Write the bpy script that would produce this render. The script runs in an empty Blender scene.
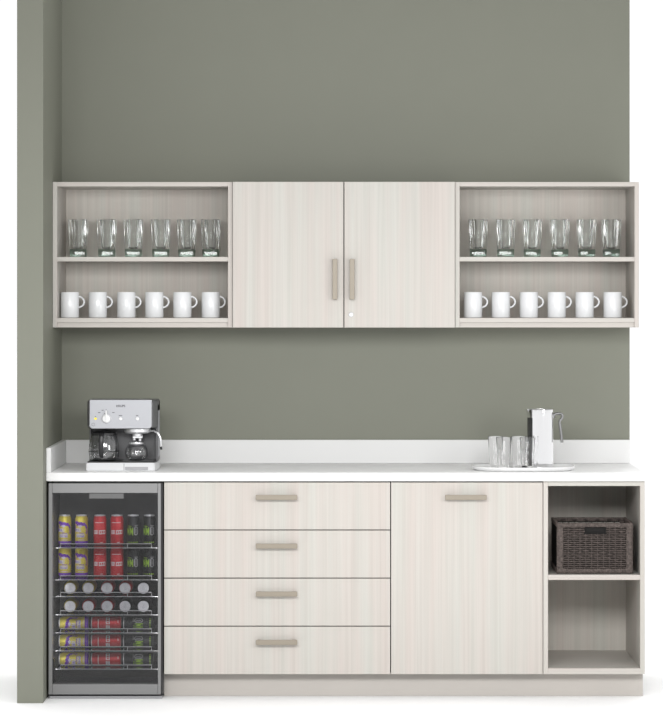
import bpy, bmesh, math, random
from mathutils import Vector, Matrix
random.seed(7)
PI = math.pi
scene = bpy.context.scene
COL = scene.collection

# ------------------------------------------------------------------ camera geometry (long lens, shifted)
F, CX, HZ, CAMY, CAMZ = 2781.6, 345.7, 290.0, -12.035, 1.678
def sc(Y): return F / (Y - CAMY)
def X(px, Y): return (px - CX) / sc(Y)
def Z(py, Y): return CAMZ - (py - HZ) / sc(Y)

# ------------------------------------------------------------------ materials
def new_mat(name):
    m = bpy.data.materials.new(name); m.use_nodes = True
    return m, m.node_tree.nodes, m.node_tree.links, m.node_tree.nodes['Principled BSDF']
def plain(name, col, rough=.5, metal=0., spec=.5, trans=0., ior=1.45, coat=0., noise=0.):
    m, n, l, b = new_mat(name)
    b.inputs['Base Color'].default_value = (*col, 1)
    b.inputs['Roughness'].default_value = rough
    b.inputs['Metallic'].default_value = metal
    b.inputs['Specular IOR Level'].default_value = spec
    b.inputs['Transmission Weight'].default_value = trans
    b.inputs['IOR'].default_value = ior
    b.inputs['Coat Weight'].default_value = coat
    if noise:
        tc = n.new('ShaderNodeTexCoord'); nz = n.new('ShaderNodeTexNoise'); nz.inputs['Scale'].default_value = 6
        mx = n.new('ShaderNodeMix'); mx.data_type = 'RGBA'
        l.new(tc.outputs['Object'], nz.inputs['Vector']); l.new(nz.outputs['Fac'], mx.inputs['Factor'])
        mx.inputs['A'].default_value = (*[c*(1-noise) for c in col], 1)
        mx.inputs['B'].default_value = (*[min(1, c*(1+noise)) for c in col], 1)
        l.new(mx.outputs['Result'], b.inputs['Base Color'])
    return m
def laminate(name, base, horizontal=False, seed=0., k=.55):
    """pale ash laminate with long thin grain"""
    m, n, l, b = new_mat(name)
    tc = n.new('ShaderNodeTexCoord')
    def nz(sx, sz, det, off):
        mp = n.new('ShaderNodeMapping')
        mp.inputs['Scale'].default_value = (sz, sx, sx) if horizontal else (sx, sx*.9, sz)
        mp.inputs['Location'].default_value = (off+seed, off, off)
        t = n.new('ShaderNodeTexNoise'); t.inputs['Scale'].default_value = 1; t.inputs['Detail'].default_value = det
        l.new(tc.outputs['Object'], mp.inputs['Vector']); l.new(mp.outputs['Vector'], t.inputs['Vector'])
        return t
    def ramp(src, c0, c1, p0=.35, p1=.65):
        r = n.new('ShaderNodeValToRGB'); r.color_ramp.elements[0].position = p0; r.color_ramp.elements[1].position = p1
        r.color_ramp.elements[0].color = (*c0, 1); r.color_ramp.elements[1].color = (*c1, 1)
        l.new(src.outputs['Fac'], r.inputs['Fac']); return r
    def mul(a, c):
        x = n.new('ShaderNodeMix'); x.data_type = 'RGBA'; x.blend_type = 'MULTIPLY'; x.inputs['Factor'].default_value = 1
        l.new(a, x.inputs['A']); l.new(c, x.inputs['B']); return x.outputs['Result']
    broad = ramp(nz(17, .8, 2, 3.1), tuple(c*f for c, f in zip(base, (1.015, .970, .955))), tuple(c*f for c, f in zip(base, (.985, 1.01, .99))))
    fine = ramp(nz(170, 1.6, 3, 9.7), (1-.13*k,)*3, (1.0,)*3, .3, .62)
    mid = ramp(nz(55, .7, 2, 21.), (1-.09*k, 1-.10*k, 1-.11*k), (1.0,)*3, .34, .6)
    l.new(mul(mul(broad.outputs['Color'], fine.outputs['Color']), mid.outputs['Color']), b.inputs['Base Color'])
    b.inputs['Roughness'].default_value = .45
    b.inputs['Specular IOR Level'].default_value = .3
    return m
LAM = (.492, .470, .442)
M = {}
M['lam'] = laminate('ash_laminate', LAM)
M['lam_h'] = laminate('ash_laminate_horizontal', LAM, True)
M['lam_in'] = laminate('ash_laminate_inside', (.56, .535, .495), seed=4., k=.6)
M['lam_in_h'] = laminate('ash_laminate_inside_horizontal', (.56, .535, .495), True, seed=4.)
M['edge'] = plain('pale_edge_band', (.70, .665, .62), .45, spec=.3)
M['gap_shade'] = plain('reveal_shade', (.12, .125, .115), .8)  # shade in the joints, painted onto the carcass behind the fronts
M['wall'] = plain('sage_paint', (.200, .205, .168), .55, spec=.25, noise=.02)
M['floor'] = plain('white_floor', (.96, .96, .96), .6, spec=.2)
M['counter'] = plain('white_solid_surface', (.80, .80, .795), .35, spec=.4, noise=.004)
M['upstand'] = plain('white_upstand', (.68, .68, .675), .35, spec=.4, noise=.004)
M['kick'] = plain('plinth_laminate', (.455, .428, .398), .5, spec=.3, noise=.02)
M['pull'] = plain('taupe_pull', (.265, .232, .185), .45, metal=.1)
M['chrome'] = plain('polished_steel', (.86, .86, .87), .06, 1.)
M['satin'] = plain('satin_aluminium', (.74, .745, .755), .28, .75)
M['silver'] = plain('silver_plastic', (.36, .365, .385), .4, .25)
M['fridge_steel'] = plain('brushed_steel', (.22, .22, .22), .4, .5)
M['fridge_dark'] = plain('dark_cabinet', (.05, .052, .055), .45)
M['liner'] = plain('charcoal_liner', (.105, .105, .105), .6)
M['black'] = plain('black_plastic', (.018, .018, .019), .35)
M['char'] = plain('charcoal_plastic', (.10, .10, .104), .4)
M['white'] = plain('white_porcelain', (.72, .73, .74), .18, spec=.5)
M['white_plastic'] = plain('white_plastic', (.68, .68, .68), .3)
M['tray'] = plain('white_enamel', (.74, .74, .74), .25)
M['glass'] = plain('clear_glass', (1, 1, 1), 0., trans=1., ior=1.36)
M['green_glass'] = plain('greenish_glass', (.965, .985, .972), 0., trans=1., ior=1.5)
def absorb(m, col, dens):
    n, l = m.node_tree.nodes, m.node_tree.links
    v = n.new('ShaderNodeVolumeAbsorption'); v.inputs['Color'].default_value = (*col, 1); v.inputs['Density'].default_value = dens
    l.new(v.outputs[0], n['Material Output'].inputs['Volume'])
M['base_glass'] = plain('green_base_glass', (.42, .56, .49), .02, trans=1., ior=1.5)
M['jug_glass'] = plain('coffee_jug_glass', (.97, .975, .98), .01, trans=1., ior=1.75)
M['base_silver'] = plain('base_silver', (.62, .625, .635), .3, .2)
M['yellow'] = plain('can_yellow', (.85, .72, .10), .35, .25)
M['purple'] = plain('can_purple', (.22, .05, .55), .4)
M['lilac'] = plain('can_lilac', (.70, .66, .80), .4)
M['red'] = plain('can_red', (.75, .045, .055), .35, .25)
M['offwhite'] = plain('can_print_white', (.85, .83, .82), .5)
M['can_black'] = plain('can_black', (.02, .021, .022), .35, .2)
M['lime'] = plain('can_lime', (.36, .62, .03), .45)
M['grey_print'] = plain('can_print_grey', (.42, .42, .42), .45)
M['can_alu'] = plain('can_aluminium', (.82, .82, .84), .35, .35)
M['wire'] = plain('shelf_wire', (.62, .62, .62), .4, .1)
def wicker(name, c, amp):
    m, n, l, b = new_mat(name)
    tc = n.new('ShaderNodeTexCoord'); a = n.new('ShaderNodeTexNoise'); a.inputs['Scale'].default_value = 130; a.inputs['Detail'].default_value = 3
    r = n.new('ShaderNodeValToRGB'); l.new(tc.outputs['Object'], a.inputs['Vector']); l.new(a.outputs['Fac'], r.inputs['Fac'])
    e = r.color_ramp.elements; e[0].position = .32; e[0].color = (*[x*(1-amp) for x in c], 1); e[1].position = .68; e[1].color = (*[x*(1+amp) for x in c], 1)
    l.new(r.outputs['Color'], b.inputs['Base Color']); b.inputs['Roughness'].default_value = .6; b.inputs['Specular IOR Level'].default_value = .25
    return m
M['wicker'] = wicker('wicker', (.088, .071, .064), .38)
M['wicker_shade'] = plain('wicker_shade', (.006, .005, .0045), .8, noise=.3)  # wicker with the shade inside the basket put into its colour
M['lamp'] = plain('amber_lamp', (.85, .70, .05), .4)
M['print'] = plain('dark_print', (.06, .06, .065), .5)
M['dark_reflection'] = plain('dark_reflection', (.10, .10, .10), .25, .8)  # colour of the reflection band on the jug
M['handle_steel'] = plain('handle_steel', (.24, .24, .24), .3, .7)
M['lock_face'] = plain('lock_face', (.55, .56, .58), .4, .3)
M['notch'] = plain('door_grip_grey', (.12, .12, .12), .4, .4)
M['grey_band'] = plain('grey_trim', (.33, .33, .34), .35, .5)

def pane_mat(name, c):
    m = bpy.data.materials.new(name); m.use_nodes = True
    n, l = m.node_tree.nodes, m.node_tree.links
    n.remove(n['Principled BSDF'])
    t = n.new('ShaderNodeBsdfTransparent'); t.inputs['Color'].default_value = (*c, 1)
    g = n.new('ShaderNodeBsdfGlossy'); g.inputs['Roughness'].default_value = .03
    fr = n.new('ShaderNodeFresnel'); fr.inputs['IOR'].default_value = 1.42
    x = n.new('ShaderNodeMixShader')
    l.new(fr.outputs[0], x.inputs[0]); l.new(t.outputs[0], x.inputs[1]); l.new(g.outputs[0], x.inputs[2])
    l.new(x.outputs[0], n['Material Output'].inputs['Surface'])
    return m
M['pane'] = pane_mat('tinted_pane', (.76, .76, .77)); M['shelf_plate'] = pane_mat('smoked_shelf', (.72, .72, .73))

# ------------------------------------------------------------------ mesh helpers
def NB(): return bmesh.new()
def merge(dst, src):
    me = bpy.data.meshes.new('tmp'); src.to_mesh(me); src.free(); dst.from_mesh(me); bpy.data.meshes.remove(me)
def box(bm, x0, x1, y0, y1, z0, z1, bev=0., seg=1):
    t = bmesh.new(); bmesh.ops.create_cube(t, size=1)
    for v in t.verts:
        v.co = Vector((x0 + (v.co.x+.5)*(x1-x0), y0 + (v.co.y+.5)*(y1-y0), z0 + (v.co.z+.5)*(z1-z0)))
    if bev: bmesh.ops.bevel(t, geom=t.edges[:], offset=bev, segments=seg, affect='EDGES', profile=.5)
    merge(bm, t); return bm
def loft(bm, rings, close=True, cap0=True, cap1=True, smooth=True):
    vs = [[bm.verts.new(p) for p in r] for r in rings]
    n = len(vs[0])
    for a, b in zip(vs, vs[1:]):
        for i in range(n if close else n-1):
            j = (i+1) % n
            f = bm.faces.new((a[i], a[j], b[j], b[i])); f.smooth = smooth
    if cap0: bm.faces.new(list(reversed(vs[0])))
    if cap1: bm.faces.new(vs[-1])
    return vs
def lathe(bm, prof, c=(0, 0), n=40, cap0=True, cap1=True, smooth=True):
    """prof: list of (r, z); r may be 0 only at the ends (then a fan)"""
    rings = []
    for r, z in prof:
        r = max(r, 1e-5)
        rings.append([(c[0]+r*math.cos(2*PI*i/n), c[1]+r*math.sin(2*PI*i/n), z) for i in range(n)])
    loft(bm, rings, True, cap0, cap1, smooth); return bm
def tube(bm, pts, r, n=8, flat=None, caps=True):
    pts = [Vector(p) for p in pts]; rings = []
    up = Vector((0, 0, 1)); prev = None
    for i, p in enumerate(pts):
        d = (pts[min(i+1, len(pts)-1)] - pts[max(i-1, 0)]).normalized()
        if prev is None:
            a = up if abs(d.dot(up)) < .9 else Vector((0, 1, 0))
            u = d.cross(a).normalized()
        else:
            u = (prev - d*prev.dot(d)).normalized()
        prev = u; w = d.cross(u)
        rr = r[i] if isinstance(r, (list, tuple)) else r
        ru, rw = (rr, rr) if flat is None else (rr*flat[0], rr*flat[1])
        rings.append([p + u*ru*math.cos(2*PI*k/n) + w*rw*math.sin(2*PI*k/n) for k in range(n)])
    loft(bm, rings, True, caps, caps); return bm
def prism(bm, poly, z0, z1, bev=0., seg=2):
    """vertical prism over an xy polygon"""
    t = bmesh.new()
    loft(t, [[(x, y, z0) for x, y in poly], [(x, y, z1) for x, y in poly]], smooth=False)
    if bev: bmesh.ops.bevel(t, geom=t.edges[:], offset=bev, segments=seg, affect='EDGES')
    merge(bm, t); return bm
def prism_xz(bm, poly, y0, y1, bev=0.):
    t = bmesh.new()
    loft(t, [[(x, y0, z) for x, z in poly], [(x, y1, z) for x, z in poly]], smooth=False)
    if bev: bmesh.ops.bevel(t, geom=t.edges[:], offset=bev, segments=2, affect='EDGES')
    merge(bm, t); return bm
def round_rect(x0, x1, z0, z1, r, n=5):
    pts = []
    for cx, cz, a in ((x1-r, z1-r, 0), (x0+r, z1-r, 90), (x0+r, z0+r, 180), (x1-r, z0+r, 270)):
        for k in range(n+1):
            t = math.radians(a + 90*k/n); pts.append((cx+r*math.cos(t), cz+r*math.sin(t)))
    return pts
def obj(name, bm, mat, parent=None):
    """link as ONE mesh object; coordinates were given in the world, the parent's place is subtracted"""
    bmesh.ops.recalc_face_normals(bm, faces=bm.faces[:])
    me = bpy.data.meshes.new(name)
    off = Vector((0, 0, 0)); p = parent
    while p is not None: off += p.location; p = p.parent
    if parent is not None:
        for v in bm.verts: v.co -= off
    bm.to_mesh(me); bm.free()
    me.set_sharp_from_angle(angle=math.radians(28))
    me.materials.append(M[mat])
    o = bpy.data.objects.new(name, me); COL.objects.link(o); o.parent = parent
    return o
def tag(o, label, cat, group=None):
    o['label'] = label; o['category'] = cat
    if group: o['group'] = group
    return o
def thing(name, label, cat, loc=(0, 0, 0), group=None):
    o = bpy.data.objects.new(name, None); COL.objects.link(o)
    o.location = loc; o.empty_display_size = .05
    return tag(o, label, cat, group)
def struct(name, bm, mat):
    o = obj(name, bm, mat); o['kind'] = 'structure'; return o
def dup(root, loc, label, rot=None, group=None):
    r = root.copy(); COL.objects.link(r); r.location = loc
    if rot is not None: r.rotation_euler = rot
    r['label'] = label
    if group: r['group'] = group
    for ch in list(root.children):
        c = ch.copy(); COL.objects.link(c); c.parent = r
        for g in list(ch.children):
            d = g.copy(); COL.objects.link(d); d.parent = c
    return r
def text_bm(s, width, center, extr=.0004, sy=1.):
    """flat lettering facing -Y, centred on center=(x,y,z)"""
    cu = bpy.data.curves.new('lettering', 'FONT'); cu.body = s; cu.size = 1; cu.align_x = 'CENTER'; cu.align_y = 'CENTER'; cu.offset = .02
    to = bpy.data.objects.new('lettering', cu); COL.objects.link(to)
    dg = bpy.context.evaluated_depsgraph_get(); dg.update()
    me = bpy.data.meshes.new_from_object(to.evaluated_get(dg))
    bm = bmesh.new(); bm.from_mesh(me)
    bpy.data.objects.remove(to); bpy.data.curves.remove(cu); bpy.data.meshes.remove(me)
    xs = [v.co.x for v in bm.verts]; ys = [v.co.y for v in bm.verts]
    k = width / (max(xs)-min(xs)); mx = (max(xs)+min(xs))/2; my = (max(ys)+min(ys))/2
    for v in bm.verts:
        v.co = Vector((center[0] + (v.co.x-mx)*k, center[1], center[2] + (v.co.y-my)*k*sy))
    return bm

# ------------------------------------------------------------------ the setting
WX = 1.2285                                  # half width of the alcove
b = NB(); box(b, -60, 60, -120, 60, -.05, 0); struct('floor', b, 'floor')
b = NB(); box(b, -1.3347, WX, 0, .11, 0, 3.3); struct('wall_back', b, 'wall')
b = NB(); box(b, X(17, -.74), -WX, -.74, -.0005, 0, 3.3, .001); struct('wall_left', b, 'wall')

# ------------------------------------------------------------------ worktop
CT = .929; CB = .894; CF = -.635
t = thing('worktop', 'long white worktop with upstands along the sage wall', 'worktop', (0, -.32, CB))
b = NB(); box(b, -WX+.001, WX, CF, -.001, CB, CT, .0025, 2); obj('worktop_slab', b, 'counter', t)
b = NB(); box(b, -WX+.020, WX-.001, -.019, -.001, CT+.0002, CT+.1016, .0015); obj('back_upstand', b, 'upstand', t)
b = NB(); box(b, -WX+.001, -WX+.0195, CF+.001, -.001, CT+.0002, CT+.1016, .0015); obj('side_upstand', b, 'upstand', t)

# ------------------------------------------------------------------ pulls
def pull_h(xc, yf, zc, parent, L=.170):
    b = NB()
    box(b, xc-L/2, xc+L/2, yf-.034, yf-.026, zc-.0103, zc+.0103, .0015)
    for s in (-1, 1):
        x0 = xc + s*(L/2-.014)
        prism(b, [(x0-.006, yf-.027), (x0+.006, yf-.027), (x0+.008, yf), (x0-.008, yf)], zc-.008, zc+.008)
    return obj('handle', b, 'pull', parent)
def pull_v(xc, yf, zc, parent, L=.170):
    b = NB()
    box(b, xc-.0103, xc+.0103, yf-.034, yf-.026, zc-L/2, zc+L/2, .0015)
    for s in (-1, 1):
        z0 = zc + s*(L/2-.014)
        box(b, xc-.008, xc+.008, yf-.027, yf, z0-.007, z0+.007)
    return obj('handle', b, 'pull', parent)

# ------------------------------------------------------------------ base cabinets
BF = -.61; P = .018
def carcass(root, x0, x1, z0, z1, yf, yb, mat='lam', inner='lam_in', dark_front=False):
    for s, (a, c) in zip(('', ''), ((x0, x0+P), (x1-P, x1))):
        bb = NB(); box(bb, a, c, yf, yb, z0, z1, .0008); obj('side_panel', bb, 'gap_shade' if dark_front else mat, root)
kick_t = NB(); box(kick_t, X(163.9, -.54), 1.2283, -.54, -.522, .0005, .098, .001)
tag(obj('plinth', kick_t, 'kick'), 'recessed cream plinth board running under the base cabinets', 'plinth')

# drawer unit
DX0, DX1 = X(163.6, BF), X(390.6, BF)
t = thing('drawer_cabinet', 'pale ash base cabinet with four wide drawers beside the drinks fridge', 'cabinet', ((DX0+DX1)/2, -.3, .1))
b = NB(); box(b, DX0+.001, DX1-.001, BF+.0205, -.02, .1, CB-.001); obj('carcass', b, 'gap_shade', t)
zs = [.8895, .6922, .4945, .2970, .1000]
hz = [.8283, .6290, .4326, .2345]
for k in range(4):
    b = NB(); box(b, DX0+.002, DX1-.002, BF, BF+.019, zs[k+1]+(.002 if k < 3 else 0), zs[k]-.002, .0008)
    d = obj('drawer', b, 'lam', t)
    pull_h(-.2831, BF, hz[k], d)

# single-front cabinet
SX0, SX1 = DX1, X(543.2, BF)
t = thing('door_cabinet', 'pale ash base cabinet with one tall front and a top handle', 'cabinet', ((SX0+SX1)/2, -.3, .1))
b = NB(); box(b, SX0+.001, SX1-.001, BF+.0205, -.02, .1, CB-.001); obj('carcass', b, 'gap_shade', t)
b = NB(); box(b, SX0+.002, SX1-.002, BF, BF+.019, .1, zs[0]-.002, .0008); d = obj('door', b, 'lam', t)
pull_h(.4928, BF, .8283, d)

# open cubby unit
OX0, OX1 = SX1+.0005, WX
t = thing('open_cabinet', 'open ash base cabinet holding the wicker basket', 'cabinet', ((OX0+OX1)/2, -.3, .1))
for a, c in ((OX0, OX0+.0195), (OX1-.0190, OX1)):
    b = NB(); box(b, a, c, BF, -.02, .1, CB-.001, .0008); obj('side_panel', b, 'lam', t)
ox0, ox1 = OX0+.0195, OX1-.0190
b = NB(); box(b, ox0, ox1, BF, -.02, Z(486, BF), CB-.001, .0008); obj('top_panel', b, 'lam_h', t)
b = NB(); box(b, ox0, ox1, BF, -.02, .1, Z(668.4, BF), .0008); obj('bottom_panel', b, 'lam_h', t)
SHZ = Z(575, BF)
b = NB(); box(b, ox0, ox1, BF+.002, -.03, Z(580, BF), SHZ, .0008); obj('shelf', b, 'lam_h', t)
b = NB(); box(b, ox0, ox1, -.03, -.02, Z(668.4, BF), Z(486, BF)); obj('back_panel', b, 'lam_in', t)

# ------------------------------------------------------------------ wall cabinets
UF = -.382; UZ0, UZ1 = 1.521, 2.1305
u1, u2 = X(232.4, UF), X(455.2, UF)
def open_unit(x0, x1, label):
    t = thing('open_wall_cabinet', label, 'wall cabinet', ((x0+x1)/2, -.19, UZ0))
    for a, c in ((x0, x0+.0185), (x1-.0185, x1)):
        b = NB(); box(b, a, c, UF, -.001, UZ0, UZ1, .0008); obj('side_panel', b, 'lam', t)
    a, c = x0+.0185, x1-.0185
    b = NB(); box(b, a, c, UF, -.001, UZ1-.0185, UZ1, .0008); obj('top_panel', b, 'lam_h', t)
    b = NB(); box(b, a, c, UF+.004, -.008, 1.798, 1.8167, .0008); obj('shelf', b, 'lam_h', t)
    b = NB(); box(b, a, c, UF+.003, -.001, 1.5415, 1.5607, .0008); obj('bottom_panel', b, 'lam_h', t)
    b = NB(); box(b, a, c, UF+.012, UF+.030, UZ0, 1.5410, .0008); obj('light_rail', b, 'lam_h', t)
    b = NB(); box(b, a, c, -.007, -.001, 1.5607, UZ1-.0185); obj('back_panel', b, 'lam_in', t)
    return t
open_unit(-WX+.001, u1, 'open ash wall cabinet of glasses and mugs above the coffee machine')
open_unit(u2, WX, 'open ash wall cabinet of glasses and mugs above the serving tray')
t = thing('closed_wall_cabinet', 'closed ash wall cabinet with two doors between the open shelves', 'wall cabinet', ((u1+u2)/2, -.19, UZ0))
b = NB(); box(b, u1+.0005, u2-.0005, UF+.002, -.001, UZ0+.001, UZ1-.001); obj('carcass', b, 'gap_shade', t)
UD = -.400; seam = X(343.9, UD)
for side, (a, c, hx) in enumerate(((u1+.002, seam-.002, X(334.9, -.43)), (seam+.002, u2-.002, X(352.1, -.43)))):
    b = NB(); box(b, a, c, UD, UF+.001, UZ0, UZ1, .0008); d = obj('door', b, 'lam', t)
    pull_v(hx, UD, 1.723, d)
    if side:
        lx, lz = X(351, UD), Z(314.6, UD)
        b = NB()
        rings = []
        for r, y in ((.0095, UD), (.0095, UD-.003), (.0075, UD-.0045), (.0045, UD-.0045), (.0045, UD-.003)):
            rings.append([(lx+r*math.cos(2*PI*i/20), y, lz+r*math.sin(2*PI*i/20)) for i in range(20)])
        loft(b, rings); box(b, lx-.0014, lx+.0014, UD-.0052, UD-.003, lz-.0042, lz+.0042)
        lk = obj('lock', b, 'lock_face', d); lk['label'] = 'round chrome key lock'

# ------------------------------------------------------------------ tumblers on the wall shelves
def octa(h, ch, z):
    f = h - ch
    return [(-f, -h, z), (f, -h, z), (h, -f, z), (h, f, z), (f, h, z), (-f, h, z), (-h, f, z), (-h, -f, z)]
def square_tumbler():
    t = thing('tumbler', '', 'glass')
    b = NB()
    H = .160
    def sq(h, r, z):
        return [(x, y, z) for x, y in round_rect(-h, h, -h, h, r, 7)]
    def circ(r, z):
        n = 32; out = []
        for q in range(4):
            for k in range(8):
                a = PI/2*q + PI/2*k/7*.98 + .005; out.append((r*math.cos(a), r*math.sin(a), z))
        return out
    loft(b, [sq(.0346, .011, .0345), sq(.0350, .011, .038), sq(.0362, .011, .045), sq(.0412, .013, H-.001), sq(.0406, .0125, H),
             circ(.0295, H), circ(.0290, H-.001), circ(.0235, .06), circ(.0215, .044), circ(.017, .038), circ(.008, .0362)])
    obj('bowl', b, 'green_glass', t)
    b = NB()
    loft(b, [sq(.0325, .010, 0), sq(.0345, .010, .003), sq(.0362, .011, .031), sq(.0352, .011, .0343)])
    obj('base', b, 'base_glass', t)['label'] = 'thick greenish glass base'
    return t
ord6 = ['nearest', 'second', 'third', 'fourth', 'fifth', 'sixth']
def row_label(kind, where, side, i):
    return (f'{kind}, {ord6[i]} from the sage side wall, {where} above the coffee machine' if side == 'left'
            else f'{kind}, {ord6[i]} from the closed doors, {where} above the steel jug').replace('nearest from', 'nearest to')
GY, SH = -.20, 1.8170
proto = None
for side, cs in (('left', (78.6, 107.0, 133.6, 161, 187, 211)), ('right', (478, 505.4, 532, 559.6, 586.4, 611))):
    for i, c in enumerate(cs):
        lab = row_label('clear square tumbler', 'on the shelf', side, i)
        loc = (X(c, GY), GY, SH); g = 'tumblers on the wall shelf above the ' + ('coffee machine' if side == 'left' else 'steel jug')
        if proto is None:
            proto = square_tumbler(); proto.location = loc; tag(proto, lab, 'glass', g)
        else: dup(proto, loc, lab, group=g)

# ------------------------------------------------------------------ mugs
def mug():
    t = thing('mug', '', 'mug')
    b = NB(); H, R = .108, .0388
    lathe(b, [(R-.005, 0), (R-.001, .001), (R, .004), (R, H-.002), (R-.001, H), (R-.003, H), (R-.004, H-.002), (R-.004, .009), (R-.008, .006), (0, .006)], n=48)
    obj('cup', b, 'white', t)
    b = NB(); pts = []
    for k in range(17):
        a = math.radians(96 - 192*k/16)
        pts.append((R-.006 + .0275*math.cos(a), 0, .0665 + .0235*math.sin(a)))
    tube(b, pts, .0048, 10, (1.25, .9)); obj('handle', b, 'white', t)
    return t
MY, MZ = -.28, 1.5610
proto = None
for side, cs in (('left', (69.9, 97.8, 126.4, 154.4, 182.4, 210.8)), ('right', (473, 500.8, 528.8, 556.7, 584.6, 612.6))):
    for i, c in enumerate(cs):
        lab = row_label('white mug', 'in the cabinet', side, i)
        loc = (X(c, MY), MY, MZ); g = 'mugs in the wall cabinet above the ' + ('coffee machine' if side == 'left' else 'steel jug')
        if proto is None:
            proto = mug(); proto.location = loc; proto['label'] = lab; proto['group'] = g
        else: dup(proto, loc, lab, group=g)

# ------------------------------------------------------------------ drinks fridge
FX0, FX1 = X(48.3, -.62), X(163.0, -.62)
FZ0, FZ1 = .0145, .8885
t = thing('drinks_fridge', 'under-counter glass door drinks fridge with silver frame', 'fridge', ((FX0+FX1)/2, -.32, 0))
ix0, ix1, iz0, iz1 = FX0+.014, FX1-.018, .045, .855
b = NB()
box(b, FX0, ix0, -.573, -.03, FZ0, FZ1, .002); box(b, ix1, FX1, -.573, -.03, FZ0, FZ1, .002)
box(b, ix0, ix1, -.573, -.03, FZ0, iz0); box(b, ix0, ix1, -.573, -.03, iz1, FZ1); box(b, ix0, ix1, -.05, -.03, iz0, iz1)
obj('cabinet_body', b, 'fridge_dark', t)
b = NB(); e = .0015
box(b, ix0+.0003, ix0+e, -.572, -.052, iz0+e, iz1-e); box(b, ix1-e, ix1-.0003, -.572, -.052, iz0+e, iz1-e)
box(b, ix0+e, ix1-e, -.572, -.052, iz0+.0003, iz0+e); box(b, ix0+e, ix1-e, -.572, -.052, iz1-e, iz1-.0003)
box(b, ix0+e, ix1-e, -.31, -.30, iz0+e, iz1-e)
obj('liner', b, 'liner', t)
b = NB(); box(b, FX0+.004, FX1-.004, -.612, -.56, .0005, FZ0-.004); 
obj('foot_rail', b, 'grey_band', t)
# door
gx0, gx1, gz0, gz1 = X(52.4, -.62), X(157.8, -.62), Z(684, -.62), Z(493, -.62)
dz0, dz1, yd0, yd1 = .0185, FZ1-.003, -.625, -.577
b = NB()
box(b, FX0+.001, gx0, yd0, yd1, dz0, dz1, .0015); box(b, gx1, FX1-.008, yd0, yd1, dz0, dz1, .0015)
box(b, gx0, gx1, yd0, yd1, gz1, dz1, .0015); box(b, gx0, gx1, yd0, yd1, dz0, gz0, .0015)
door = obj('door', b, 'fridge_steel', t)
b = NB(); box(b, FX1-.0075, FX1-.001, yd0+.002, yd1, dz0, dz1, .001); obj('door_edge', b, 'black', door)
b = NB(); box(b, gx0+.0005, gx1-.0005, -.604, -.6035, gz0+.0005, gz1-.0005); o = obj('glass_pane', b, 'pane', door); o['label'] = 'dark tinted glass pane'
b = NB(); box(b, X(89, -.62), X(124, -.62), yd0+.002, -.606, Z(498.8, -.62), gz1-.0003, .002); obj('handle', b, 'notch', door)
b = NB(); box(b, gx0+.001, gx0+.0065, -.618, -.606, Z(682.5, -.62), Z(659, -.62), .001); obj('hinge_cover', b, 'black', door)
# shelves
GUY = -.560
shelf_z = [Z(p, GUY) for p in (547.5, 579.5, 596.2, 614.5, 632.5, 650.5, 668.7)]
for z in shelf_z:
    b = NB(); wz = z - .0016
    box(b, ix0+.010, ix1-.008, GUY+.002, -.32, z-.0040, z-.0012, .0006)
    sh = obj('shelf', b, 'shelf_plate', t)
    b = NB(); tube(b, [(ix0+.010, GUY, wz), (ix1-.008, GUY, wz)], .0016, 6); obj('front_bar', b, 'wire', sh)
    b = NB(); x0, x1, xm = X(60.5, GUY), X(151.5, GUY), X(127.5, GUY)
    tube(b, [(x0, GUY, z), (x0, GUY, z+.0155), (xm, GUY, z+.0155), (x1, GUY, z+.0155), (x1, GUY, z)], .0016, 6)
    tube(b, [(xm, GUY, z), (xm, GUY, z+.0155)], .0014, 6)
    obj('guard_rail', b, 'wire', sh)

# ------------------------------------------------------------------ cans
CR, CH = .0268, .1235
def patch(bm, a0, a1, z0, z1, r=None, n=None):
    """a piece of printed skin on the can; a = angle in degrees from the front, positive to the right"""
    r = r or CR + .00025
    n = n or max(2, int(abs(a1-a0)/8))
    lo, hi = [], []
    for k in range(n+1):
        a = math.radians(a0 + (a1-a0)*k/n)
        lo.append(bm.verts.new((r*math.sin(a), -r*math.cos(a), z0))); hi.append(bm.verts.new((r*math.sin(a), -r*math.cos(a), z1)))
    for k in range(n): bm.faces.new((lo[k], lo[k+1], hi[k+1], hi[k]))
def stroke(bm, pts, w, r=None):
    """a painted stroke through (mm right of front along the skin, mm up)"""
    r = r or CR + .0003
    P2 = []
    for (ax, az), (bx_, bz) in zip(pts, pts[1:]):
        for k in range(5): P2.append(Vector((ax+(bx_-ax)*k/5, az+(bz-az)*k/5)))
    P2.append(Vector(pts[-1])); L, R_ = [], []
    for i, p in enumerate(P2):
        d = (P2[min(i+1, len(P2)-1)] - P2[max(i-1, 0)]).normalized(); nrm = Vector((-d.y, d.x))*w/2
        for lst, q in ((L, p+nrm), (R_, p-nrm)):
            a = q.x/1000/CR; lst.append(bm.verts.new((r*math.sin(a), -r*math.cos(a), q.y/1000)))
    for k in range(len(P2)-1): bm.faces.new((L[k], L[k+1], R_[k+1], R_[k]))
def disc(bm, cx, cz, rx, rz, r=None):
    """an oval printed spot, mm"""
    r = r or CR + .0003
    rings = []
    for f in (.02, .35, .7, 1.):
        ring = []
        for k in range(24):
            u, v = cx + f*rx*math.cos(2*PI*k/24), cz + f*rz*math.sin(2*PI*k/24)
            a = u/1000/CR; ring.append((r*math.sin(a), -r*math.cos(a), v/1000))
        rings.append(ring)
    loft(bm, rings, cap1=False)
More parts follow.
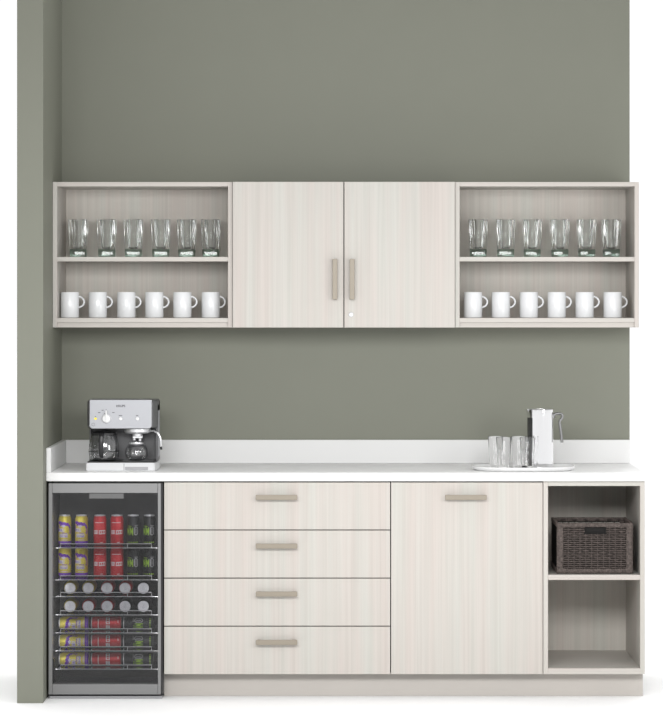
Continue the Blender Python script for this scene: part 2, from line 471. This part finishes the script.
def can(kind):
    t = thing('drink_can', '', 'drink can')
    body = {'yellow': 'yellow', 'red': 'red', 'black': 'can_black'}[kind]
    b = NB(); lathe(b, [(CR-.005, 0), (CR-.002, .002), (CR, .007), (CR, CH-.016), (CR-.0015, CH-.012), (CR-.0042, CH-.0045)], n=36, cap1=True)
    body_o = obj('can_body', b, body, t)
    b = NB(); lathe(b, [(CR-.0042, CH-.0044), (CR-.0036, CH-.001), (CR-.0044, CH), (CR-.0056, CH-.001), (CR-.0062, CH-.0035), (0, CH-.0035)], n=36, cap0=False)
    lid = obj('lid', b, 'can_alu', t)
    b = NB(); lathe(b, [(.0001, CH-.0034), (.0062, CH-.0034), (.0062, CH-.0024), (.0001, CH-.0024)], (0, -.003), 16)
    box(b, -.0042, .0042, .001, .012, CH-.0032, CH-.0022, .0004); obj('pull_tab', b, 'satin', lid)
    if kind == 'yellow':
        b = NB(); patch(b, -180, 180, .0075, .0155, n=40)
        lathe(b, [(CR-.0047, -.0002), (CR-.0018, .0018), (CR+.0002, .0072)], n=36, cap0=False, cap1=False)
        o = obj('base_band', b, 'purple', t); o['label'] = 'purple base band'
        b = NB()
        stroke(b, [(-30, 96), (-24, 91), (-17, 93), (-9, 87), (0, 90), (9, 85), (18, 87)], 12)
        stroke(b, [(14, 86), (22, 79), (27, 68), (28, 56), (23, 46)], 10); stroke(b, [(-32, 82), (-28, 70), (-31, 56)], 7)
        stroke(b, [(-14, 88), (-18, 78)], 6); stroke(b, [(-26, 62), (-6, 60)], 9); stroke(b, [(-22, 37), (14, 35)], 7); stroke(b, [(-10, 50), (12, 49)], 3)
        obj('print', b, 'purple', t)['label'] = 'purple splash print'
        b = NB()
        disc(b, -3, 78, 8, 5)
        for x0 in (-25, -16, -7): stroke(b, [(x0, 70), (x0+1, 54), (x0+6, 56), (x0+6, 69)], 3.2, CR+.0005)
        for x0 in (-20, -11, -2, 8): stroke(b, [(x0, 30), (x0, 46), (x0+6, 43), (x0+4, 32)], 3.2, CR+.0005)
        stroke(b, [(-14, 21), (14, 21)], 2.5)
        obj('lettering', b, 'lilac', t)
    elif kind == 'red':
        b = NB()
        stroke(b, [(-22, 93), (18, 93)], 2.6)
        for x0, x1 in ((-27, -8), (-3, 27)):
            for zz in (59, 46): stroke(b, [(x0, zz), (x1, zz+1)], 3.4)
            for q in range(4):
                xx = x0+2 + (x1-x0-4)*q/3; stroke(b, [(xx, 45), (xx+1, 61)], 3.4)
        stroke(b, [(3, 10), (14, 11)], 2.6)
        obj('lettering', b, 'offwhite', t)
    else:
        b = NB()
        for x0 in (-27, -11): stroke(b, [(x0, 42), (x0+1, 72), (x0+6, 48), (x0+10, 74), (x0+10, 40)], 3.6)
        stroke(b, [(-25, 79), (-6, 77)], 2.5); stroke(b, [(-26, 11), (22, 11)], 5)
        obj('lettering', b, 'lime', t)
        b = NB()
        stroke(b, [(6, 46), (6, 70), (13, 76), (21, 70), (21, 46), (13, 41), (6, 46)], 3.5); stroke(b, [(6, 81), (24, 81)], 2); stroke(b, [(13, 48), (13, 68)], 3)
        obj('print', b, 'grey_print', t)['label'] = 'grey ring print'
    return t
protos = {}
def place_can(kind, loc, rot, label, group):
    if kind not in protos:
        c = can(kind); c.location = loc; c.rotation_euler = rot; c['label'] = label; c['group'] = group; protos[kind] = c
    else: dup(protos[kind], loc, label, rot, group)
cname = {'yellow': 'yellow and purple', 'red': 'red', 'black': 'black and lime'}
CY = -.42
for r, word in ((0, 'top'), (1, 'second')):
    for i, (c, kind) in enumerate(zip((64.4, 81.1, 99.6, 116.6, 133.0, 149.0), ('yellow', 'yellow', 'red', 'red', 'black', 'black'))):
        place_can(kind, (X(c, CY-.02), CY, shelf_z[r]), (0, 0, 0),
                  f'{cname[kind]} can standing on the {word} fridge shelf, {"nearer to" if i % 2 == 0 else "farther from"} the sage side wall', f'cans standing on the {word} fridge shelf')
ord5 = ['nearest', 'second', 'third', 'fourth', 'fifth']
for r, word, kinds in ((2, 'third', ('yellow', 'yellow', 'red', 'red', 'black')), (3, 'fourth', ('yellow', 'red', 'red', 'black', 'black'))):
    for i, (c, kind) in enumerate(zip((70, 88.2, 107, 125, 143.4), kinds)):
        place_can(kind, (X(c, -.50), -.50+CH, shelf_z[r]+CR), (PI/2, 0, 0),
                  f'{cname[kind]} can end-on on the {word} fridge shelf, {ord5[i]} from the side wall', f'cans lying end-on on the {word} fridge shelf')
for r, word in ((4, 'fifth'), (5, 'sixth'), (6, 'bottom')):
    for c, kind in ((73.8, 'yellow'), (106, 'red'), (138, 'black')):
        place_can(kind, (X(c, -.46)+CH/2, -.45, shelf_z[r]+CR), (0, -PI/2, 0),
                  f'{cname[kind]} can lying sideways on the {word} fridge shelf', 'cans lying sideways on the lower fridge shelves')

# ------------------------------------------------------------------ coffee machine
KF = -.537
kx = lambda p: X(p, KF)
t = thing('coffee_machine', 'silver and black coffee machine on the white worktop above the fridge', 'coffee machine', (kx(122), -.40, CT+.0005))
bx0, bx1 = kx(86.2), kx(156.8)
b = NB(); prism(b, [(bx0, KF), (kx(154.4), KF), (bx1, KF+.025), (bx1, -.32), (bx0, -.32)], CT+.0008, CT+.0345, .003)
base = obj('base', b, 'base_silver', t)
b = NB(); box(b, kx(125), kx(148), KF-.0008, KF+.01, CT+.004, CT+.018, .0005); obj('base_slot', b, 'grey_band', base)
b = NB(); box(b, kx(123.6), kx(124.4), KF-.0006, KF+.01, CT+.003, CT+.032); obj('base_seam', b, 'grey_band', base)
TZ = CT+.0345
b = NB(); prism(b, [(bx0+.004, KF+.006), (kx(153.6), KF+.006), (bx1-.004, KF+.029), (bx1-.004, -.375), (bx0+.004, -.375)], TZ, TZ+.0045, .001)
tray_o = obj('drip_tray', b, 'black', t)
b = NB()
for k in range(26):
    x = kx(122) + (kx(152)-kx(122))*k/25; box(b, x-.0008, x+.0008, KF+.05, -.39, TZ+.0044, TZ+.0056)
obj('grille', b, 'grey_band', tray_o)
HZ0, HZ1 = Z(428.4, -.53), Z(398.6, -.33)
b = NB()
box(b, bx0+.001, bx1-.001, -.375, -.322, TZ+.0001, HZ1-.006, .004)                       # rear column
box(b, bx0+.001, bx0+.0085, -.402, -.373, TZ+.0001, HZ1-.02, .002)                    # side cheeks
box(b, bx1-.0090, bx1-.001, -.46, -.373, TZ+.0001, HZ1-.02, .002)
prism(b, [(kx(89.2), -.522), (kx(152.0), -.522), (bx1-.001, -.48), (bx1-.001, -.322), (bx0+.001, -.322), (bx0+.001, -.50)], HZ0+.002, HZ1, .005, 2)
obj('housing', b, 'char', t)
b = NB(); box(b, bx1-.0015, bx1+.0008, -.44, -.36, TZ+.02, HZ1-.045, .001); obj('side_trim', b, 'silver', t)
PX0, PX1, PZ0, PZ1 = X(89.8, -.53), X(151.6, -.53), Z(428.4, -.53), Z(399.9, -.53)
poly = [(PX0+.001, PZ1)] + [(PX1-.001, PZ1)]
r = .012
poly = [(PX0, PZ1)] + [(PX0+r-r*math.cos(a), PZ0+r-r*math.sin(a)) for a in [PI/2*k/6 for k in range(7)]] + [(PX1-r+r*math.sin(a), PZ0+r-r*math.cos(a)) for a in [PI/2*k/6 for k in range(7)]] + [(PX1, PZ1)]
b = NB(); prism_xz(b, poly, -.532, -.5205, .001)
panel = obj('control_panel', b, 'silver', t); panel['label'] = 'silver control panel'
PY = -.5324
qx, qz = lambda p: X(p, PY), lambda p: Z(p, PY)
def y_disc(b, cx, cz, prof, n=28):
    loft(b, [[(cx+rr*math.cos(2*PI*i/n), y, cz+rr*math.sin(2*PI*i/n)) for i in range(n)] for rr, y in prof])
b = NB(); y_disc(b, qx(106.4), qz(418.6), ((.0190, PY+.0003), (.0185, PY-.006), (.0150, PY-.012), (.0140, PY-.0125)))
box(b, qx(106.4)-.0030, qx(106.4)+.0030, PY-.016, PY-.010, qz(421), qz(410.5), .001)
obj('dial', b, 'white_plastic', panel)
for px in (120.7, 137.4):
    b = NB(); y_disc(b, qx(px), qz(418.8), ((.0070, PY+.0003), (.0066, PY-.003), (.0050, PY-.0042))); obj('button', b, 'white_plastic', panel)
b = NB(); y_disc(b, qx(95.5), qz(418.7), ((.0050, PY+.0003), (.0045, PY-.0015))); box(b, qx(94), qx(97), PY-.0004, PY, qz(419.3), qz(418.4))
obj('indicator_lamp', b, 'lamp', panel)['label'] = 'yellow indicator lamp'
obj('wordmark', text_bm('KRUPS', .037, (qx(120.8), PY-.0003, qz(406.0))), 'print', panel)
b = NB()
tube(b, [(qx(93.3)+.0062*math.cos(2*PI*k/20), PY-.0002, qz(424.5)+.0062*math.sin(2*PI*k/20)) for k in range(20)], .0007, 5)
for px, py, w in ((99.2, 412.6, .010), (102.6, 410.2, .008), (113.4, 412.6, .010), (120.5, 415.6, .015), (137.2, 415.6, .010), (106.2, 409.6, .003), (104.7, 413.3, .005), (95.5, 416.6, .004)):
    box(b, qx(px)-w/2, qx(px)+w/2, PY-.0003, PY, qz(py)-.0012, qz(py)+.0012)
obj('panel_marks', b, 'print', panel)
# brew head, steam wand
hx, hy = X(137.6, -.455), -.455
b = NB(); lathe(b, [(.046, HZ0+.0015), (.056, HZ0-.004), (.056, HZ0-.017), (.050, HZ0-.023), (.030, HZ0-.026), (.022, HZ0-.026), (.020, HZ0-.036), (.0, HZ0-.037)], (hx, hy), 36)
box(b, hx-.021, hx+.021, hy-.008, hy+.008, HZ0-.046, HZ0-.030, .003); tube(b, [(hx-.014, hy, HZ0-.044), (hx-.014, hy, HZ0-.053)], .006, 10); tube(b, [(hx+.010, hy, HZ0-.044), (hx+.010, hy, HZ0-.056)], .006, 10)
obj('filter_holder', b, 'satin', t)
b = NB(); wy = -.50
wpts = [(X(149, wy), wy+.04, Z(431.5, wy)), (X(154, wy), wy, Z(431, wy)), (X(158, wy), wy-.01, Z(433, wy)), (X(160.3, wy), wy-.012, Z(437, wy)), (X(161.2, wy), wy-.012, Z(442, wy)), (X(161.0, wy), wy-.010, Z(448, wy))]
tube(b, wpts, .0038, 10); wand = obj('steam_wand', b, 'satin', t)
b = NB(); tube(b, [(X(161.0, wy), wy-.010, Z(446.5, wy)), (X(161.6, wy), wy-.010, Z(449.5, wy))], [.0055, .004], 10); obj('tip', b, 'black', wand)

# glass jug of the drip side
cz = TZ+.0062
c = thing('coffee_jug', 'larger glass coffee jug with black handle and lid in the coffee machine', 'coffee jug', (X(104, -.455), -.452, cz))
cx, cy = c.location.x, c.location.y
b = NB()
pro = [(.0, 0), (.050, 0), (.058, .004), (.0625, .020), (.064, .040), (.062, .065), (.056, .090), (.050, .108)]
lathe(b, [(max(r_, .0001), cz+z_) for r_, z_ in pro] + [(r_-.002, cz+max(z_, .002)) for r_, z_ in reversed(pro[1:])] + [(.0001, cz+.003)], (cx, cy), 44)
obj('bowl', b, 'jug_glass', c)
b = NB(); lathe(b, [(.0515, cz+.104), (.0525, cz+.104), (.0525, cz+.114), (.040, cz+.119), (.0001, cz+.119)], (cx, cy), 36)
lathe(b, [(.0647, cz+.088-.052), (.0652, cz+.0365), (.0652, cz+.0385), (.0647, cz+.039)], (cx, cy), 36, False, False)
obj('lid', b, 'black', c)
b = NB(); a = math.radians(-94); ux, uy = math.cos(a), math.sin(a)
hp = [(.049, .112), (.070, .110), (.084, .100), (.088, .080), (.086, .055), (.078, .030), (.066, .016)]
tube(b, [(cx+ux*r_, cy+uy*r_, cz+z_) for r_, z_ in hp], [.010, .0105, .0105, .0105, .0105, .0105, .008], 10, (1.0, .6)); obj('handle', b, 'black', c)
# small glass jug of the espresso side
c = thing('espresso_jug', 'small round glass jug under the filter holder of the coffee machine', 'coffee jug', (X(136.6, -.455), -.455, cz))
cx, cy = c.location.x, c.location.y
b = NB()
pro = [(.0, 0), (.030, 0), (.038, .004), (.0455, .018), (.0475, .032), (.045, .047), (.037, .061), (.029, .068), (.028, .076)]
lathe(b, [(max(r_, .0001), cz+z_) for r_, z_ in pro] + [(r_-.002, cz+max(z_, .002)) for r_, z_ in reversed(pro[1:])] + [(.0001, cz+.003)], (cx, cy), 40)
obj('bowl', b, 'jug_glass', c)
b = NB(); lathe(b, [(.0283, cz+.068), (.0305, cz+.068), (.0305, cz+.074), (.0283, cz+.074)], (cx, cy), 30, False, False); obj('collar', b, 'satin', c)

# ------------------------------------------------------------------ serving tray with jug and glasses
TYC = -.458; TXC = X(523.4, TYC); TA, TB = .2150, .140
def superell(a, bb, z, n=64, e=2.6):
    out = []
    for k in range(n):
        th = 2*PI*k/n; cs, sn = math.cos(th), math.sin(th)
        out.append((TXC + a*math.copysign(abs(cs)**(2/e), cs), TYC + bb*math.copysign(abs(sn)**(2/e), sn), z))
    return out
z0 = CT+.0006
b = NB()
loft(b, [superell(TA-.020, TB-.020, z0), superell(TA-.013, TB-.013, z0+.0012), superell(TA-.004, TB-.004, z0+.008), superell(TA, TB, z0+.0155), superell(TA-.001, TB-.001, z0+.0175), superell(TA-.004, TB-.004, z0+.0175),
         superell(TA-.014, TB-.014, z0+.009), superell(TA-.026, TB-.026, z0+.0055), superell(TA-.05, TB-.05, z0+.005)])
tag(obj('serving_tray', b, 'tray'), 'oval white serving tray under the water glasses and steel jug', 'tray')
TT = z0 + .0058
def clear_tumbler():
    b = NB(); H = .131
    lathe(b, [(.0225, 0), (.0242, .0012), (.0248, .004), (.0322, H-.001), (.0316, H), (.0311, H), (.0306, H-.001), (.0240, .014), (.018, .0135), (.0001, .013)], n=40)
    return obj('water_glass', b, 'glass')
gp = None
for c, y, lab in ((495.6, -.415, 'clear water glass at the back of the tray, farthest from the jug'), (503.8, -.487, 'clear water glass at the front of the tray, farther from the jug'),
                  (519.0, -.415, 'clear water glass at the back of the tray, beside the jug'), (527.4, -.487, 'clear water glass at the front of the tray, overlapping the jug')):
    loc = (X(c, y), y, TT)
    if gp is None: gp = clear_tumbler(); gp.location = loc; tag(gp, lab, 'glass', 'water glasses on the serving tray')
    else: dup(gp, loc, lab, group='water glasses on the serving tray')
JY = -.405; JX = X(540.5, JY); JR = .0535; JT = Z(409.3, JY)
t = thing('water_jug', 'tall polished steel water jug with hooked handle on the serving tray', 'jug', (JX, JY, TT))
b = NB(); n = 64; rings = []
def jring(r, z, sp):
    out = []
    for k in range(n):
        a = 2*PI*k/n; d = abs(((a-PI+PI) % (2*PI)) - PI)
        f = max(0, 1-d/.55) if sp else 0
        out.append((JX+(r+sp*f)*math.cos(a), JY+(r+sp*f)*math.sin(a), z))
    return out
T1 = .0005
rings = [jring(JR+.0015-.003, TT, 0), jring(JR+.0015, TT+.003, 0)] + [jring(JR+.0015-T1*k/6, TT+.003+(JT-.045-TT-.003)*k/6, 0) for k in range(1, 7)]
JR += .0010
rings += [jring(JR, JT-.030, .001), jring(JR, JT-.015, .004), jring(JR-.0002, JT, .009), jring(JR-.0017, JT, .009), jring(JR-.0015, JT-.015, .004), jring(JR-.0015, JT-.03, .001), jring(JR-.0015, TT+.01, 0)]
# spout points left (towards -X)
loft(b, rings); obj('jug_body', b, 'chrome', t)
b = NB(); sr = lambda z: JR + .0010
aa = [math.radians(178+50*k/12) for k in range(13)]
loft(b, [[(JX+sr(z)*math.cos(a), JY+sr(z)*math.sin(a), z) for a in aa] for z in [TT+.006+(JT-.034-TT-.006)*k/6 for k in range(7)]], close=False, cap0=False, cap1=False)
obj('reflection_strip', b, 'dark_reflection', t)['label'] = 'dark reflection built as a vertical strip below the spout'  # reflection along the jug's edge, added as a thin dark strip
b = NB(); lathe(b, [(JR-.0022, JT-.004), (JR-.0022, JT-.001), (.0001, JT-.001)], (JX, JY), 40); obj('lid', b, 'grey_band', t)
b = NB(); jx, jz = lambda p: X(p, JY), lambda p: Z(p, JY)
hp = [(553.6, 418), (554.0, 414.6), (556, 413.6), (559, 413.4), (561.6, 414.0), (562.6, 416), (561.9, 418.3), (560.0, 420.2), (559.6, 422.3), (560.2, 427), (561.0, 433), (561.6, 438), (562.0, 442.5)]
tube(b, [(jx(p), JY, jz(q)) for p, q in hp], .0066, 10, (.9, 1.4)); obj('handle', b, 'handle_steel', t)

# ------------------------------------------------------------------ wicker basket
KY0 = -.572; KX0, KX1 = X(556.2, KY0), X(633.5, KY0); KZ0, KZ1 = SHZ+.0008, Z(522.8, KY0); KD = .30; KY1 = KY0+KD
t = thing('wicker_basket', 'dark brown wicker basket on the shelf of the open base cabinet', 'basket', ((KX0+KX1)/2, KY0+KD/2, KZ0))
def wrapped(b, p0, p1, w, d, n, axis):
    """a bar bound with cane: a row of fat rings from p0 to p1"""
    p0, p1 = Vector(p0), Vector(p1); rings = []
    u = (p1-p0).normalized()
    v, q = axis
    v, q = Vector(v), Vector(q)
    for k in range(n*2+1):
        p = p0 + (p1-p0)*k/(n*2); f = 1.0 if k % 2 else .78
        jit = 1 + random.uniform(-.03, .03)
        ring = []
        for m in range(12):
            a = 2*PI*m/12; cs, sn = math.cos(a), math.sin(a)
            ring.append(p + v*(w*f*jit*math.copysign(abs(cs)**.6, cs)) + q*(d*f*jit*math.copysign(abs(sn)**.6, sn)))
        rings.append(ring)
    loft(b, rings)
fw, fd = .0160, .0065     # half width and half depth of the bound frame
def face_frame(b, x0, x1, y, z0, z1):
    ax, az, ay = (1, 0, 0), (0, 0, 1), (0, 1, 0)
    wrapped(b, (x0+fw, y, z0+.004), (x0+fw, y, z1-.004), fw, fd, 30, (ax, ay)); wrapped(b, (x1-fw, y, z0+.004), (x1-fw, y, z1-.004), fw, fd, 30, (ax, ay))
    wrapped(b, (x0+.006, y-.0006, z1-.0095), (x1-.006, y-.0006, z1-.0095), .0095, fd, 40, (az, ay)); wrapped(b, (x0+.006, y-.0006, z0+.0115), (x1-.006, y-.0006, z0+.0115), .0115, fd, 40, (az, ay))
b = NB(); face_frame(b, KX0, KX1, KY0+fd, KZ0, KZ1)
ay, az, ax = (0, 1, 0), (0, 0, 1), (1, 0, 0)
face_frame(b, KX0, KX1, KY1-fd, KZ0, KZ1)
for xx in (KX0+fd, KX1-fd):
    wrapped(b, (xx, KY0+.008, KZ1-.0095), (xx, KY1-.008, KZ1-.0095), .0095, fd, 50, (az, ax)); wrapped(b, (xx, KY0+.008, KZ0+.0115), (xx, KY1-.008, KZ0+.0115), .0115, fd, 50, (az, ax))
obj('bound_frame', b, 'wicker', t)
hx0, hx1, hz0, hz1 = X(585, KY0), X(606, KY0), Z(533.2, KY0), Z(526.8, KY0)
def weave(b, a0, a1, zz0, zz1, place, hole=None, step=.0076, sp=.0230):
    ns = int((a1-a0)/sp); rows = int((zz1-zz0)/step)
    for k in range(ns+1):
        a = a0 + (a1-a0)*k/ns
        top = zz1
        if hole and hole[0]-.002 < a < hole[1]+.002: top = hole[2]
        tube(b, [place(a, 0, zz0), place(a, 0, top)], 0.0016, 6)
    for rI in range(rows+1):
        z = zz0 + (zz1-zz0)*rI/rows; segs = [(a0, a1)]
        if hole and hole[2]-.001 < z < hole[3]+.004: segs = [(a0, hole[0]), (hole[1], a1)]
        for s0, s1 in segs:
            m = max(4, int((s1-s0)/sp*6)); pts = []
            for k in range(m+1):
                a = s0 + (s1-s0)*k/m; ph = PI*(a-a0)/(a1-a0)*ns
                pts.append(place(a, (.0036 if rI % 2 else -.0036)*math.cos(ph), z + random.uniform(-.0003, .0003)))
            tube(b, pts, .0025, 6, (1.0, 1.0))
b = NB(); weave(b, KX0+.026, KX1-.026, KZ0+.018, KZ1-.012, lambda a, d, z: (a, KY0+.0095+d, z), (hx0, hx1, hz0, hz1))
obj('front_panel', b, 'wicker', t)
b = NB(); weave(b, KX0+.026, KX1-.026, KZ0+.018, KZ1-.012, lambda a, d, z: (a, KY1-.0095+d, z)); obj('back_panel', b, 'wicker_shade', t)
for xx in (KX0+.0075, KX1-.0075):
    b = NB(); weave(b, KY0+.022, KY1-.022, KZ0+.018, KZ1-.012, lambda a, d, z: (xx+d, a, z)); obj('side_panel', b, 'wicker_shade', t)
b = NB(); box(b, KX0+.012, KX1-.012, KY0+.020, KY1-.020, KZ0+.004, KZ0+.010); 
box(b, KX0+.014, KX1-.014, KY0+.019, KY0+.021, KZ0+.008, KZ1-.010); obj('inside_shade', b, 'wicker_shade', t)  # basket floor, plus a near-black sheet painting the darkness behind the weave
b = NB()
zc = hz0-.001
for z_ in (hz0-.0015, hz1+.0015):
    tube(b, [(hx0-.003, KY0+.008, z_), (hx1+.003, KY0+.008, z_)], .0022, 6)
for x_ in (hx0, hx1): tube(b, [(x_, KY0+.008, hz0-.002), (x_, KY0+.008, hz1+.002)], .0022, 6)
obj('grip_rim', b, 'wicker_shade', t)

# ------------------------------------------------------------------ light
w = bpy.data.worlds.new('studio'); scene.world = w; w.use_nodes = True
n, l = w.node_tree.nodes, w.node_tree.links
bg = n['Background']; FRONT, TOP = .3, 1.5
tc = n.new('ShaderNodeTexCoord'); sp = n.new('ShaderNodeSeparateXYZ'); rp = n.new('ShaderNodeValToRGB')
l.new(tc.outputs['Generated'], sp.inputs[0])
mr = n.new('ShaderNodeMapRange'); mr.inputs['From Min'].default_value = -1; mr.inputs['From Max'].default_value = 1
l.new(sp.outputs['Y'], mr.inputs['Value']); l.new(mr.outputs['Result'], rp.inputs['Fac'])
e = rp.color_ramp.elements
e[0].position = .0; e[0].color = (FRONT, FRONT, FRONT, 1); e[1].position = .75; e[1].color = (1.04, 1.04, 1.04, 1)
m2 = n.new('ShaderNodeMapRange'); m2.inputs['From Min'].default_value = .12; m2.inputs['From Max'].default_value = .65
m2.inputs['To Min'].default_value = 1; m2.inputs['To Max'].default_value = TOP
l.new(sp.outputs['Z'], m2.inputs['Value'])
l.new(rp.outputs['Color'], bg.inputs['Color']); l.new(m2.outputs['Result'], bg.inputs['Strength'])
def area(name, loc, target, size, power, sy=None, spread=180):
    d = bpy.data.lights.new(name, 'AREA'); d.energy = power; d.shape = 'RECTANGLE'; d.size = size; d.size_y = sy or size; d.spread = math.radians(spread)
    o = bpy.data.objects.new(name, d); COL.objects.link(o); o.location = loc
    o.rotation_euler = (Vector(target)-Vector(loc)).to_track_quat('-Z', 'Y').to_euler(); return o
area('key_softbox', (2.2, -3.6, 1.6), (0, 0, 1.2), 1.0, 27)
area('front_softbox', (-.2, -5.0, 2.2), (0, 0, .4), 3.4, 42, .8, 90)
for sx, x in ((1, ix0+.0035), (-1, ix1-.0035)):      # unseen fill strips added inside the fridge jambs to brighten the cans
    d = bpy.data.lights.new('fridge_fill', 'AREA'); d.energy = .45; d.shape = 'RECTANGLE'; d.size = .006; d.size_y = .74
    o = bpy.data.objects.new('fridge_fill', d); COL.objects.link(o); o.location = (x, -.568, .45)
    o.rotation_euler = Vector((sx*.6, .8, 0)).to_track_quat('-Z', 'Y').to_euler()

# ------------------------------------------------------------------ camera, colour
cam = bpy.data.cameras.new('camera'); co = bpy.data.objects.new('camera', cam); COL.objects.link(co)
co.location = (0, CAMY, CAMZ); co.rotation_euler = (PI/2, 0, 0)
cam.sensor_fit = 'HORIZONTAL'; cam.sensor_width = 36; cam.lens = F*36/663
cam.shift_x = -(CX-331.5)/663; cam.shift_y = -(360-HZ)/663
cam.clip_end = 200
scene.camera = co
scene.view_settings.view_transform = 'Standard'; scene.view_settings.look = 'None'
scene.cycles.use_denoising = True
scene.cycles.max_bounces = 14; scene.cycles.transmission_bounces = 12; scene.cycles.glossy_bounces = 6; scene.cycles.transparent_max_bounces = 12
